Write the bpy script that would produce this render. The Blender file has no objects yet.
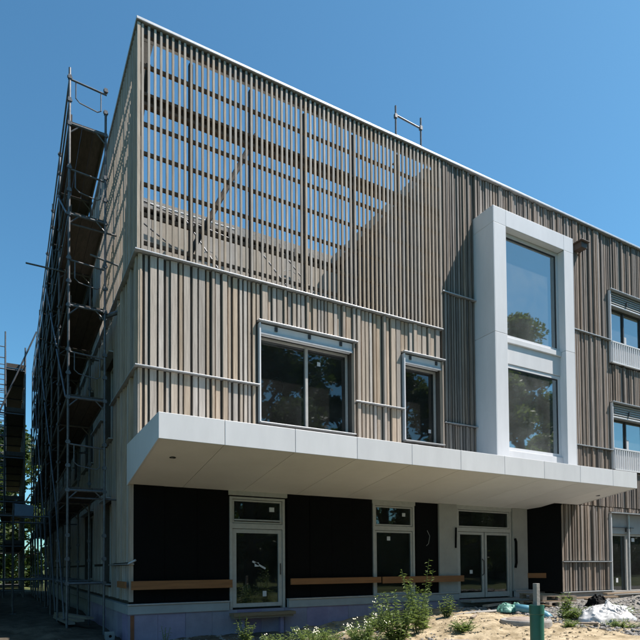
import bpy, math, random
from mathutils import Vector, Matrix, noise
random.seed(7)
R = math.radians
SC = bpy.context.scene
COL = SC.collection

# ------------------------------------------------------------------ camera
FPX, CY = 558.43, 551.47
YAW, PITCH, ROLL = R(29.247), R(1.646), R(-0.42)
fwd = Vector((math.sin(YAW)*math.cos(PITCH), math.cos(YAW)*math.cos(PITCH), math.sin(PITCH)))
rgt = Vector((math.cos(YAW), -math.sin(YAW), 0)); upv = rgt.cross(fwd)
r2 = rgt*math.cos(ROLL) + upv*math.sin(ROLL); u2 = upv*math.cos(ROLL) - rgt*math.sin(ROLL)
CPOS = Vector((-2.095, -10.627, 1.25))
cam = bpy.data.cameras.new('camera'); camo = bpy.data.objects.new('camera', cam); COL.objects.link(camo)
cam.sensor_width = 36; cam.lens = FPX/640*36; cam.shift_y = (CY-320)/640; cam.clip_end = 3000; cam.clip_start = .05
m = Matrix((r2, u2, -fwd)).transposed().to_4x4(); m.translation = CPOS; camo.matrix_world = m
SC.camera = camo

# ------------------------------------------------------------------ light
SUN = Vector((1.85, -1.0, 3.4)).normalized()
W = bpy.data.worlds.new('World'); SC.world = W; W.use_nodes = True
nt = W.node_tree; bg = nt.nodes['Background']
sky = nt.nodes.new('ShaderNodeTexSky'); sky.sky_type = 'NISHITA'; sky.sun_disc = False
sky.sun_elevation = math.asin(SUN.z); sky.sun_rotation = math.atan2(SUN.x, SUN.y)
sky.air_density = 1.0; sky.dust_density = .8; sky.ozone_density = 1.8
tint = nt.nodes.new('ShaderNodeMix'); tint.data_type = 'RGBA'; tint.blend_type = 'MULTIPLY'; tint.inputs[0].default_value = 1
tint.inputs[7].default_value = (.56, 1.0, 1.09, 1)      # clear, slightly cyan air, the same over the whole dome
nt.links.new(sky.outputs[0], tint.inputs[6]); nt.links.new(tint.outputs[2], bg.inputs[0]); bg.inputs[1].default_value = .09
sl = bpy.data.lights.new('sun', 'SUN'); sl.energy = 5.0; sl.angle = R(.53); sl.color = (1, .92, .85)
so = bpy.data.objects.new('sun', sl); COL.objects.link(so)
so.rotation_euler = SUN.to_track_quat('Z', 'Y').to_euler(); so.location = (20, -20, 30)
SC.view_settings.view_transform = 'Standard'; SC.view_settings.look = 'None'
SC.view_settings.gamma = 1; SC.view_settings.use_curve_mapping = False; SC.view_settings.exposure = 0.82

# ------------------------------------------------------------------ materials
def mat(name, c, rough=.7, var=.12, scale=6, metal=0, bump=0, stretch=(1,1,1), c2=None, rnd=0, bscale=None, spec=.5):
    m = bpy.data.materials.new(name); m.use_nodes = True; t = m.node_tree; N = t.nodes; L = t.links
    p = N['Principled BSDF']; p.inputs['Roughness'].default_value = rough; p.inputs['Metallic'].default_value = metal
    p.inputs['Specular IOR Level'].default_value = spec
    tc = N.new('ShaderNodeTexCoord'); mp = N.new('ShaderNodeMapping'); mp.inputs['Scale'].default_value = stretch
    oi = N.new('ShaderNodeObjectInfo')
    add = N.new('ShaderNodeVectorMath'); add.operation = 'MULTIPLY_ADD'
    L.new(oi.outputs['Random'], add.inputs[0]); add.inputs[1].default_value = (37, 53, 71); L.new(tc.outputs['Object'], add.inputs[2])
    L.new(add.outputs[0], mp.inputs[0])
    n = N.new('ShaderNodeTexNoise'); n.inputs['Scale'].default_value = scale; n.inputs['Detail'].default_value = 6; n.inputs['Roughness'].default_value = .65
    L.new(mp.outputs[0], n.inputs['Vector'])
    if c2 is None: c2 = tuple(x*(1-var*2.2) for x in c); ca = tuple(min(1, x*(1+var*.8)) for x in c)
    else: ca = c
    r = N.new('ShaderNodeValToRGB'); r.color_ramp.elements[0].color = (*c2, 1); r.color_ramp.elements[1].color = (*ca, 1)
    r.color_ramp.elements[0].position = .28; r.color_ramp.elements[1].position = .68
    L.new(n.outputs['Fac'], r.inputs[0]); out = r.outputs[0]
    if rnd:
        h = N.new('ShaderNodeHueSaturation'); mr = N.new('ShaderNodeMapRange'); mr.inputs[3].default_value = 1-rnd; mr.inputs[4].default_value = 1+rnd*.8
        L.new(oi.outputs['Random'], mr.inputs[0]); L.new(mr.outputs[0], h.inputs['Value'])
        m2 = N.new('ShaderNodeMath'); m2.operation = 'MULTIPLY'; m2.inputs[1].default_value = 7.31
        m3 = N.new('ShaderNodeMath'); m3.operation = 'FRACT'; L.new(oi.outputs['Random'], m2.inputs[0]); L.new(m2.outputs[0], m3.inputs[0])
        ms = N.new('ShaderNodeMapRange'); ms.inputs[3].default_value = .55; ms.inputs[4].default_value = 1.25
        L.new(m3.outputs[0], ms.inputs[0]); L.new(ms.outputs[0], h.inputs['Saturation'])
        L.new(out, h.inputs['Color']); out = h.outputs[0]
    L.new(out, p.inputs['Base Color'])
    if bump:
        b = N.new('ShaderNodeBump'); b.inputs['Strength'].default_value = bump; b.inputs['Distance'].default_value = .02
        n2 = N.new('ShaderNodeTexNoise'); n2.inputs['Scale'].default_value = bscale or scale*4; n2.inputs['Detail'].default_value = 5
        L.new(mp.outputs[0], n2.inputs['Vector']); L.new(n2.outputs['Fac'], b.inputs['Height']); L.new(b.outputs[0], p.inputs['Normal'])
    return m
def glass_mat(name, tint, ior=1.7, dust=.02):
    m = bpy.data.materials.new(name); m.use_nodes = True; t = m.node_tree; N = t.nodes; L = t.links
    N.remove(N['Principled BSDF']); o = N['Material Output']
    tr = N.new('ShaderNodeBsdfTransparent'); tr.inputs[0].default_value = (*tint, 1)
    g = N.new('ShaderNodeBsdfGlossy'); g.inputs['Roughness'].default_value = .02; g.inputs[0].default_value = (.92, .97, 1, 1)
    f = N.new('ShaderNodeFresnel'); f.inputs[0].default_value = ior
    tc = N.new('ShaderNodeTexCoord'); n = N.new('ShaderNodeTexNoise'); n.inputs['Scale'].default_value = .8; n.inputs['Detail'].default_value = 1
    b = N.new('ShaderNodeBump'); b.inputs['Strength'].default_value = .05; b.inputs['Distance'].default_value = .05
    L.new(tc.outputs['Object'], n.inputs['Vector']); L.new(n.outputs[0], b.inputs['Height']); L.new(b.outputs[0], g.inputs['Normal'])
    mx = N.new('ShaderNodeMixShader'); L.new(f.outputs[0], mx.inputs[0]); L.new(tr.outputs[0], mx.inputs[1]); L.new(g.outputs[0], mx.inputs[2])
    df = N.new('ShaderNodeBsdfDiffuse'); df.inputs[0].default_value = (.55, .58, .56, 1)
    n3 = N.new('ShaderNodeTexNoise'); n3.inputs['Scale'].default_value = 1.6; n3.inputs['Detail'].default_value = 6; n3.inputs['Distortion'].default_value = .8
    L.new(tc.outputs['Object'], n3.inputs['Vector']); mr = N.new('ShaderNodeMapRange'); mr.inputs[1].default_value = .3; mr.inputs[2].default_value = .75; mr.inputs[3].default_value = dust*.5; mr.inputs[4].default_value = dust*1.5
    L.new(n3.outputs['Fac'], mr.inputs[0]); m2 = N.new('ShaderNodeMixShader'); L.new(mr.outputs[0], m2.inputs[0]); L.new(mx.outputs[0], m2.inputs[1]); L.new(df.outputs[0], m2.inputs[2])
    L.new(m2.outputs[0], o.inputs[0]); return m
def leaf_mat(name, c, c2):
    m = mat(name, c, .55, c2=c2, scale=1.3, spec=.35); t = m.node_tree; N = t.nodes; L = t.links
    p = N['Principled BSDF']; tr = N.new('ShaderNodeBsdfTranslucent'); tr.inputs[0].default_value = (c[0]*1.6, c[1]*1.7, c[2], 1)
    mx = N.new('ShaderNodeMixShader'); mx.inputs[0].default_value = .3; L.new(p.outputs[0], mx.inputs[1]); L.new(tr.outputs[0], mx.inputs[2])
    L.new(mx.outputs[0], N['Material Output'].inputs[0]); return m

M = {}
M['wood'] = mat('weathered_larch', (.51,.425,.343), .75, c2=(.315,.257,.204), scale=5, stretch=(6,6,.3), rnd=.22, bump=.3, bscale=14, spec=.25)
M['wood_dark'] = mat('greyed_larch', (.325,.271,.228), .78, c2=(.165,.136,.113), scale=5, stretch=(6,6,.3), rnd=.38, bump=.3, bscale=14, spec=.25)
M['fin'] = mat('fin_larch', (.48,.406,.332), .75, c2=(.31,.26,.21), scale=5, stretch=(5,5,.35), rnd=.18, bump=.2, bscale=14, spec=.25)
M['batten'] = mat('backing_batten', (.115,.085,.062), .85, c2=(.07,.05,.037), scale=4)
M['backing'] = mat('facade_membrane', (.07,.06,.05), .8, c2=(.045,.038,.032), scale=3)
M['shade_board'] = mat('shaded_wall_board', (.04,.034,.029), .85, c2=(.025,.021,.018), scale=4)  # near-black base puts the terrace side wall's shade into its colour
M['black'] = mat('black_membrane', (.0042,.0042,.0045), .6, c2=(.003,.003,.0033), scale=2.5, spec=.08, bump=.3, bscale=3)
M['alu'] = mat('bare_aluminium', (.52,.53,.54), .45, metal=.55, c2=(.38,.39,.40), scale=8)
M['white'] = mat('white_coated_panel', (.72,.725,.74), .42, c2=(.645,.65,.665), scale=1.3, stretch=(2.2,2.2,.6), rnd=.035)
M['soffit'] = mat('soffit_panel', (.77,.755,.735), .55, c2=(.70,.685,.665), scale=1.3, rnd=.04)
M['frame'] = mat('window_frame', (.46,.45,.425), .5, c2=(.37,.36,.34), scale=9)
M['frame_dark'] = mat('dark_window_frame', (.035,.037,.04), .5, c2=(.025,.026,.028), scale=9)
M['plaster'] = mat('white_plaster', (0.372,0.36,0.335), .85, c2=(0.31,0.301,0.279), scale=2.5, bump=.1)
M['beige'] = mat('beige_board', (0.375,0.33,0.27), .8, c2=(0.3,0.262,0.214), scale=3, rnd=.08)
M['plinth'] = mat('plinth_sheet', (.35,.36,.365), .6, c2=(.28,.29,.295), scale=2.5)
M['xps'] = mat('violet_foam', (.30,.245,.35), .8, c2=(.23,.19,.275), scale=4, rnd=.12, bump=.15)
M['timber'] = mat('raw_timber', (.32,.135,.045), .75, c2=(.20,.08,.027), scale=4, stretch=(.35,5,5))
M['plank'] = mat('site_plank', (0.3,0.232,0.165), .8, c2=(0.195,0.143,0.0975), scale=4, stretch=(.35,5,5), rnd=.2)
M['concrete'] = mat('concrete', (0.3,0.289,0.27), .9, c2=(0.225,0.214,0.199), scale=5, bump=.3)
M['rusty'] = mat('stained_concrete', (0.315,0.277,0.24), .9, c2=(0.18,0.128,0.0975), scale=6, bump=.4)
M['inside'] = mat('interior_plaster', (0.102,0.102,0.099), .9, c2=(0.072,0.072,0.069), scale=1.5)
M['galv'] = mat('galvanised_tube', (.145,.15,.158), .5, metal=.45, c2=(.075,.076,.08), scale=12)
M['deck'] = mat('scaffold_deck', (.085,.07,.057), .85, c2=(.045,.038,.032), scale=6, stretch=(3,.6,1), rnd=.2)
M['steel'] = mat('dark_steel', (.07,.065,.06), .6, metal=.3, c2=(.045,.042,.04), scale=6)
M['brownbox'] = mat('brown_box', (.10,.07,.055), .6, c2=(.07,.05,.04))
M['pvc'] = mat('green_pipe', (.012,.14,.10), .45, c2=(.03,.10,.075), scale=7, stretch=(1,1,.4), bump=.1)
M['bluepvc'] = mat('blue_pipe', (0.096,0.272,0.352), .4, c2=(0.072,0.216,0.288), scale=4)
M['paper'] = mat('paper', (0.576,0.592,0.608), .8, c2=(0.528,0.544,0.56))
M['foil'] = mat('white_foil', (.55,.555,.56), .32, c2=(.33,.325,.315), scale=3, bump=.4, bscale=6)
M['clod'] = mat('sand_clod', (.34,.28,.19), .95, c2=(.17,.135,.09), scale=6, bump=.4)
M['sack'] = mat('green_sack', (0.07,0.238,0.175), .5, c2=(0.154,0.294,0.252), scale=5, bump=.5, bscale=10)
M['stone'] = mat('rubble', (0.27,0.259,0.247), .9, c2=(0.143,0.135,0.128), scale=5, bump=.4)
M['bark'] = mat('bark', (.12,.09,.07), .9, c2=(.06,.048,.038), scale=8, stretch=(3,3,.5), bump=.5)
M['leaf'] = leaf_mat('leaf', (.055,.085,.022), (.028,.048,.013))
M['leaf2'] = leaf_mat('leaf_pale', (.115,.15,.045), (.055,.085,.025))
M['weed'] = leaf_mat('weed_leaf', (.15,.20,.065), (.07,.11,.032))
M['flower'] = mat('weed_flower', (.75,.72,.62), .7, c2=(.6,.55,.35))
M['net'] = mat('blue_grey_sheet', (.34,.42,.52), .7, c2=(.28,.35,.44), scale=3)
M['soil_stain'] = mat('rust', (.25,.09,.04), .9)
M['glass'] = glass_mat('window_glass', (.42,.46,.45), 1.85, .025)
M['glass_blue'] = glass_mat('coated_glass', (.48,.54,.54), 4.2, .11)

# ------------------------------------------------------------------ helpers
class MB:
    def __init__(s): s.v = []; s.f = []
    def quadmesh(s, vs, fs):
        o = len(s.v); s.v += [tuple(p) for p in vs]; s.f += [tuple(i+o for i in f) for f in fs]; return s
    def box(s, a, b):
        x0,y0,z0 = [min(a[i],b[i]) for i in range(3)]; x1,y1,z1 = [max(a[i],b[i]) for i in range(3)]
        return s.quadmesh([(x0,y0,z0),(x1,y0,z0),(x1,y1,z0),(x0,y1,z0),(x0,y0,z1),(x1,y0,z1),(x1,y1,z1),(x0,y1,z1)],
            [(0,3,2,1),(4,5,6,7),(0,1,5,4),(1,2,6,5),(2,3,7,6),(3,0,4,7)])
    def tube(s, pts, r, n=8, r_end=None, cap=True):
        pts = [Vector(p) for p in pts]; rings = []; k = len(pts); vs = []; fs = []
        prev = None
        for i, p in enumerate(pts):
            d = (pts[min(i+1,k-1)] - pts[max(i-1,0)]).normalized()
            a = d.orthogonal().normalized() if prev is None else (prev - d*prev.dot(d)).normalized()
            prev = a; b = d.cross(a); rr = r if r_end is None else r + (r_end-r)*i/(k-1)
            vs += [p + (a*math.cos(2*math.pi*j/n) + b*math.sin(2*math.pi*j/n))*rr for j in range(n)]
        for i in range(k-1):
            for j in range(n): fs.append((i*n+j, i*n+(j+1)%n, (i+1)*n+(j+1)%n, (i+1)*n+j))
        if cap: fs.append(tuple(range(n-1,-1,-1))); fs.append(tuple((k-1)*n+j for j in range(n)))
        return s.quadmesh(vs, fs)
    def lathe(s, prof, c, n=28):
        vs = []; fs = []
        for r, z in prof: vs += [(c[0]+r*math.cos(2*math.pi*j/n), c[1]+r*math.sin(2*math.pi*j/n), c[2]+z) for j in range(n)]
        for i in range(len(prof)-1):
            for j in range(n): fs.append((i*n+j, i*n+(j+1)%n, (i+1)*n+(j+1)%n, (i+1)*n+j))
        return s.quadmesh(vs, fs)
    def mesh(s, name, m, smooth=False):
        me = bpy.data.meshes.new(name); me.from_pydata(s.v, [], s.f); me.materials.append(M[m] if isinstance(m, str) else m)
        if smooth: me.polygons.foreach_set('use_smooth', [True]*len(me.polygons))
        me.update(); return me
    def build(s, name, m, parent=None, loc=(0,0,0), smooth=False): return link(name, s.mesh(name, m, smooth), parent, loc)
ABS = {}
def link(name, me, parent=None, loc=(0,0,0), rot=None):
    o = bpy.data.objects.new(name, me); COL.objects.link(o)
    o.location = Vector(loc) - ABS.get(parent, Vector((0,0,0)))
    if rot is not None: o.rotation_euler = rot
    if parent: o.parent = parent
    return o
def tag(o, label, cat, group=None, kind=None):
    if kind: o['kind'] = kind
    if label: o['label'] = label
    if cat: o['category'] = cat
    if group: o['group'] = group
    return o
def thing(name, label, cat, group=None, loc=(0,0,0)):
    return tag(link(name, None, None, loc), label, cat, group)
def bx(name, a, b, m, parent): # box with origin at its minimum corner
    c = Vector([min(a[i],b[i]) for i in range(3)]); d = Vector(b); a = Vector(a)
    o = MB().box(a-c, d-c).build(name, m, parent, c); ABS[o] = c
    return o
def shape_box(name, a, b, m, parent, bev=.006):
    o = bx(name, a, b, m, parent)
    md = o.modifiers.new('edge', 'BEVEL'); md.width = bev; md.segments = 2; md.limit_method = 'ANGLE'
    return o
_c = {}
def cbox(w, d, h, m):
    k = (round(w,3), round(d,3), round(h,2), m)
    if k not in _c: _c[k] = MB().box((0,0,0), (w,d,h)).mesh('board', m)
    return _c[k]
def cut(z0, z1, holes, a, b):
    seg = [(z0, z1)]
    for (h0, h1, k0, k1) in holes:
        if b > h0+.001 and a < h1-.001:
            n = []
            for s, e in seg:
                if k1 <= s or k0 >= e: n.append((s, e)); continue
                if k0 > s: n.append((s, k0))
                if k1 < e: n.append((k1, e))
            seg = n
    return [q for q in seg if q[1]-q[0] > .06]
def wall_holes(x0, x1, z0, z1, holes, emit):
    xs = sorted({x0, x1} | {h for q in holes for h in q[:2] if x0 < h < x1})
    for a, b in zip(xs, xs[1:]):
        for s, e in cut(z0, z1, holes, a, b): emit(a, b, s, e)

# ------------------------------------------------------------------ ground
def ss(a, b, x):
    t = max(0, min(1, (x-a)/(b-a))); return t*t*(3-2*t)
def gh(x, y):
    h = -.16 + .32*ss(2.5, 7.5, x) + .10*ss(9, 14, x)
    h += .16*ss(0, -1.5, x)
    h += -.10*ss(-3.5, -7, y)*ss(-4, 2, x)
    near = ss(40, 15, math.hypot(x-5, y+3))
    h += near*(.08*noise.noise((x*.7, y*.7, 1.3)) + .06*noise.noise((x*2.1, y*2.1, 4.1)) + .03*noise.noise((x*5, y*5, 9)) + .012*noise.noise((x*11, y*11, 3)))
    h += .12*math.exp(-((x-6.6)**2/3.0 + (y+1.9)**2/.8)) + .10*math.exp(-((x-5.2)**2/1.5 + (y+2.9)**2/.6))
    h += .14*math.exp(-((x-11.2)**2/1.6 + (y+1.9)**2/.5))
    return h
def axis(lo, hi, step, far):
    a = [lo + i*step for i in range(int((hi-lo)/step)+1)]
    o, k = [], step
    p = a[-1]
    while p < far: k *= 1.25; p += k; o.append(p)
    q, k, pre = a[0], step, []
    while q > -far: k *= 1.25; q -= k; pre.append(q)
    return pre[::-1] + a + o
gx, gy = axis(-5, 16, .085, 900), axis(-6, 2, .085, 900)
g = MB(); g.v = [(x, y, gh(x, y)) for y in gy for x in gx]; n = len(gx)
g.f = [(j*n+i, j*n+i+1, (j+1)*n+i+1, (j+1)*n+i) for j in range(len(gy)-1) for i in range(n-1)]
def ground_mat():
    m = bpy.data.materials.new('site_ground'); m.use_nodes = True; t = m.node_tree; N = t.nodes; L = t.links
    p = N['Principled BSDF']; p.inputs['Roughness'].default_value = .95; p.inputs['Specular IOR Level'].default_value = .15
    tc = N.new('ShaderNodeTexCoord'); sx = N.new('ShaderNodeSeparateXYZ'); L.new(tc.outputs['Object'], sx.inputs[0])
    def nz(s, d=5):
        q = N.new('ShaderNodeTexNoise'); q.inputs['Scale'].default_value = s; q.inputs['Detail'].default_value = d; L.new(tc.outputs['Object'], q.inputs['Vector']); return q.outputs['Fac']
    def ramp(f, a, b, p0=.35, p1=.65):
        q = N.new('ShaderNodeValToRGB'); q.color_ramp.elements[0].color = (*a, 1); q.color_ramp.elements[1].color = (*b, 1)
        q.color_ramp.elements[0].position = p0; q.color_ramp.elements[1].position = p1; L.new(f, q.inputs[0]); return q.outputs[0]
    sand = ramp(nz(5, 9), (.22,.172,.105), (.44,.36,.245)); grav = ramp(nz(14, 8), (.11,.104,.095), (.26,.245,.22))
    dirt = ramp(nz(3, 8), (.05,.043,.033), (.12,.10,.076)); grass = ramp(nz(.6, 8), (.04,.058,.016), (.10,.105,.04))
    def mix(f, a, b):
        q = N.new('ShaderNodeMix'); q.data_type = 'RGBA'; L.new(f, q.inputs[0]); L.new(a, q.inputs[6]); L.new(b, q.inputs[7]); return q.outputs[2]
    def rng(v, a, b):
        q = N.new('ShaderNodeMapRange'); q.inputs[1].default_value = a; q.inputs[2].default_value = b; q.interpolation_type = 'SMOOTHSTEP'; L.new(v, q.inputs[0]); return q.outputs[0]
    def addn(v, s, amt):
        q = N.new('ShaderNodeMath'); q.operation = 'MULTIPLY_ADD'; L.new(nz(s), q.inputs[0]); q.inputs[1].default_value = amt; L.new(v, q.inputs[2]); return q.outputs[0]
    x = addn(sx.outputs[0], .9, 2.4); 
    c = mix(rng(x, 3.6, 5.4), dirt, sand); c = mix(rng(x, 8.6, 9.6), c, grav)
    yy = addn(sx.outputs[1], .8, 1.6); c = mix(rng(yy, -4.3, -5.2), c, grass)
    ln = N.new('ShaderNodeVectorMath'); ln.operation = 'LENGTH'; L.new(tc.outputs['Object'], ln.inputs[0])
    c = mix(rng(ln.outputs['Value'], 24, 34), c, grass)
    L.new(c, p.inputs['Base Color'])
    b = N.new('ShaderNodeBump'); b.inputs['Strength'].default_value = .6; b.inputs['Distance'].default_value = .03
    L.new(nz(22, 8), b.inputs['Height']); L.new(b.outputs[0], p.inputs['Normal']); return m
M['ground'] = ground_mat()
go = g.build('ground', 'ground', None, smooth=True); go['kind'] = 'structure'

# ------------------------------------------------------------------ building
B = thing('timber_clad_building', 'three storey timber clad building with slatted roof terrace and white canopy', 'building')
ROOF, XR, YB = 11.66, 22.0, 27.0
SCX, SCZ, TER = 7.43, 7.2, 5.0           # terrace: width, floor level, depth
W1 = (2.47, 4.76, 4.28, 6.36); W2 = (6.23, 7.40, 4.30, 6.40)
RW = [(14.36, 17.2, 7.62, 9.90), (14.36, 17.2, 4.25, 6.34)]
RG = (14.16, 17.4, .36, 2.86)
BOX = (8.6, 11.75, 3.5, 10.44)
FW = (11.85, 0)                            # end of ground floor cladding
front_holes = [W1, W2] + RW + [RG, BOX]
# -- front structural wall (behind the boards), with real openings
fw = MB()
def em(a, b, s, e): fw.box((a, .075, s), (b, .34, e))
wall_holes(.076, SCX, 3.05, SCZ, front_holes, em)
wall_holes(SCX, XR, 3.05, ROOF-.06, front_holes, em)
wall_holes(11.9, XR, .3, 3.05, front_holes, em)
FRONT = fw.build('front_wall', 'backing', B)
lw = MB()
LWH = [(3.0, 4.3, 4.3, 6.3), (6.4, 8.6, 4.3, 6.3), (9.6, 11.8, 4.3, 6.3), (6.4, 8.6, 7.7, 9.8), (9.6, 11.8, 7.7, 9.8), (12.8, 15, 4.3, 6.3), (12.8, 15, 7.7, 9.8), (3.2, 4.4, .9, 2.9), (6.4, 8.6, .9, 2.9)]
def el(a, b, s, e): lw.box((.075, a, s), (.34, b, e))
wall_holes(.8, YB, .35, SCZ, LWH, el); wall_holes(TER, YB, SCZ, ROOF-.06, LWH, el)
lw.box((.075, .343, 3.05), (.34, .8, SCZ))
LEFT = lw.build('side_wall', 'backing', B)
shell = MB().box((XR-.3, .34, .2), (XR, YB, ROOF-.06)).box((.34, YB-.3, .2), (XR-.3, YB, ROOF-.06)); shell.build('rear_wall', 'beige', B)
rf = MB().box((SCX-.2, .35, ROOF-.36), (XR-.31, TER, ROOF-.1)).box((.35, TER+.01, ROOF-.36), (XR-.31, YB-.31, ROOF-.1)); rf.build('roof', 'concrete', B)
# floors
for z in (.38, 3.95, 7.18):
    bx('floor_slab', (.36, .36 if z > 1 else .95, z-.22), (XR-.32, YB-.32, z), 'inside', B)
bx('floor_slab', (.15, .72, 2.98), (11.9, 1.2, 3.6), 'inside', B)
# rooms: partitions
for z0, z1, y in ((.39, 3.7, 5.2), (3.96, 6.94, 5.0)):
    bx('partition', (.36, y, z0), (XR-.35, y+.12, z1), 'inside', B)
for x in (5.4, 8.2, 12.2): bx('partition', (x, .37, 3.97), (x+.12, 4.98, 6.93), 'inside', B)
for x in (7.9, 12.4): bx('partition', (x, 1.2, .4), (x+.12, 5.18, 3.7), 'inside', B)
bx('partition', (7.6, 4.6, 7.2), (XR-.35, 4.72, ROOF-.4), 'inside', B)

# -- terrace
tw = MB().box((SCX+.05, .35, SCZ), (SCX+.22, TER, ROOF-.1)).build('terrace_side_wall', 'shade_board', B)
bk = MB().box((.1, TER+.02, SCZ), (SCX+.2, TER+.2, 11.02)).build('terrace_rear_wall', 'backing', B)
i = 0; x = .12
while x < SCX:
    for z0, z1 in ((7.24, 9.1), (9.12, 11.0)):
        bx('wall_panel', (x, TER-.02, z0), (min(x+1.22, SCX), TER+.015, z1), 'beige', bk)
    x += 1.235
bx('terrace_floor', (.1, .1, SCZ-.01), (SCX, TER, SCZ+.03), 'concrete', B)
par = MB().box((.05, TER+.04, 11.06), (SCX+.2, TER+.4, 11.16)).box((.05, TER+.3, 11.2), (SCX+.2, TER+.5, 11.5)).build('terrace_eaves', 'steel', B)
for k in range(13): bx('eaves_bracket', (.3+k*.55, TER+.0, 11.16), (.36+k*.55, TER+.25, 11.42), 'steel', par)
for z, xx in ((11.36, .6),): MB().tube([(xx+.2, TER-.1, z), (3.2+xx, TER-.1, z)], .03).build('white_pipe', 'paper', par)
for (a, b) in (((.5, 4.7, 10.95), (1.9, 3.9, 9.6)), ((2.2, 4.7, 11.1), (3.2, 4.2, 9.4)), ((1.0, 4.75, 11.3), (3.9, 4.75, 10.9)), ((4.4, 4.6, 10.8), (5.3, 4.0, 9.3)), ((5.2, 4.7, 11.0), (6.3, 4.7, 10.0))):
    MB().tube([a, b], .022).build('site_tube', 'galv', par)
# cable loops hanging on the rear wall
for (cx, cz, rr) in ((3.0, 10.2, .25), (3.7, 9.9, .3), (5.6, 10.2, .35)):
    MB().tube([(cx+rr*math.cos(t*.4), TER-.08, cz+rr*1.2*math.sin(t*.4)) for t in range(17)], .012, 6).build('cable_loop', 'frame', bk)

# -- slatted screens around the terrace
SCR = MB().box((-.02, .03, ROOF-.20), (SCX, .11, ROOF-.04)).box((.03, .115, ROOF-.2), (.11, TER, ROOF-.04)).build('terrace_screen', 'steel', B)
RZ = [(10.86,.07), (10.31,.06), (10.12,.06), (9.72,.065), (9.15,.065), (8.55,.065), (7.96,.065), (7.42,.065)]
for z, h in RZ:
    bx('screen_rail', (.0, .035, z-h/2), (SCX, .085, z+h/2), 'batten', SCR)
    bx('screen_rail', (.035, .09, z-h/2), (.085, TER, z+h/2), 'batten', SCR)
bx('screen_rail', (.12, .13, 10.12), (SCX, .2, 10.32), 'batten', SCR)
x = .055
while x < SCX-.02:
    j = random.uniform(-.004, .004)
    link('screen_fin', cbox(.041, .05, ROOF-.06-SCZ-.06, 'fin'), SCR, (x+j, -.02, SCZ+.06), (0, R(random.uniform(-.06, .06)), 0)); x += .1165
y = .06
while y < TER:
    link('screen_fin', cbox(.05, .041, ROOF-.06-SCZ-.06, 'fin'), SCR, (-.02, y, SCZ+.06)); y += .1165
bx('corner_post', (-.028, -.026, SCZ+.06), (.03, .03, ROOF-.062), 'fin', SCR)
for x in (1.07, 2.37, 3.66, 4.95, 6.25): bx('screen_post', (x-.04, .21, SCZ+.03), (x+.04, .29, ROOF-.21), 'steel', SCR)
for y in (1.3, 2.6, 3.9): bx('screen_post', (.21, y-.05, SCZ+.03), (.31, y+.05, ROOF-.21), 'steel', SCR)
MB().tube([(.9, 1.2, SCZ+.03), (1.65, 1.2, 8.78), (2.9, 1.2, 11.35)], .06, 8).build('raking_prop', 'steel', SCR)
MB().tube([(.26, 3.4, 8.6), (.26, .35, 11.2)], .05, 8).build('raking_prop', 'steel', SCR)

# -- coping
shape_box('roof_coping', (-.05, -.055, ROOF-.03), (XR, .36, ROOF+.025), 'alu', B, .008)
shape_box('roof_coping', (-.05, .362, ROOF-.03), (.36, YB, ROOF+.025), 'alu', B, .008)

# -- timber boards
NB = [0]
def boards(x0, x1, bands, holes, parent, m, pitch, side=False, jit=1.0, stuff=None):
    x = x0
    while x < x1:
        w = random.choice((.05, .06, .075, .09, .12) if pitch > .15 else (.035, .045, .045, .06))
        d = random.choice((.035, .06, .06, .085))
        if x + w > x1: break
        for z0, z1 in bands:
            for s, e in cut(z0, z1, holes, x, x+w):
                q = random.uniform(-.004, .004)
                if stuff is not None:
                    if side: stuff.box((.073-d, x, s+.012), (.073, x+w, e-.012))
                    else: stuff.box((x, .073-d, s+.012), (x+w, .073, e-.012))
                elif side: link('cladding_board', cbox(d, w, e-s-.024, m), parent, (.073-d, x, s+.012+q)); NB[0] += 1
                else: link('cladding_board', cbox(w, d, e-s-.024, m), parent, (x, .073-d, s+.012+q), (0, R(random.uniform(-.11, .11)), 0)); NB[0] += 1
        x += w + random.choice((.03, .04, .055) if pitch > .15 else (.03, .04, .05))
WB = [(3.2, 5.03), (5.05, SCZ)]
def grow(h, a=.06): return (h[0]-a, h[1]+a, h[2]-.06, h[3]+.05)
H2 = [grow(h) for h in (W1, W2)]
boards(.005, 7.40, WB, H2, FRONT, 'wood', .17)
HB = [(BOX[0], BOX[1], BOX[2], BOX[3])] + [grow(h, .04) for h in RW + [RG]]
boards(7.45, 12.0, [(3.2, 4.86), (4.9, 8.2), (8.24, ROOF-.05)], HB, FRONT, 'wood_dark', .12)
boards(12.0, 16.3, [(3.05, 4.82), (4.86, 8.28), (8.32, ROOF-.05)], HB, FRONT, 'wood_dark', .12)
boards(11.9, 16.3, [(.5, 1.35), (1.39, 3.05)], HB, FRONT, 'wood_dark', .12)
st = MB(); boards(16.3, XR, [(.5, 1.35), (1.39, 4.82), (4.86, 8.28), (8.32, ROOF-.05)], HB, FRONT, 'wood_dark', .12, stuff=st)
o = st.build('distant_boards', 'wood_dark', FRONT); o['kind'] = 'stuff'
LB = [(3.2, 5.03), (5.05, SCZ)]; LH = [grow(h) for h in LWH]
boards(.03, .8, LB, LH, LEFT, 'wood', .17, True)
boards(.8, 3.6, [(.6, 1.33), (1.37, 5.03), (5.05, SCZ)], LH, LEFT, 'wood', .17, True)
st = MB(); boards(3.6, YB, [(.6, 1.33), (1.37, 5.03), (5.05, SCZ)], LH, LEFT, 'wood', .17, True, stuff=st)
boards(TER, YB, [(SCZ+.04, ROOF-.05)], LH, LEFT, 'wood', .17, True, stuff=st)
o = st.build('distant_boards', 'wood', LEFT); o['kind'] = 'stuff'
# lower end of the side cladding at the recess
bx('corner_board', (-.012, .765, .6), (.07, .80, 2.94), 'wood', LEFT)
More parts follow.
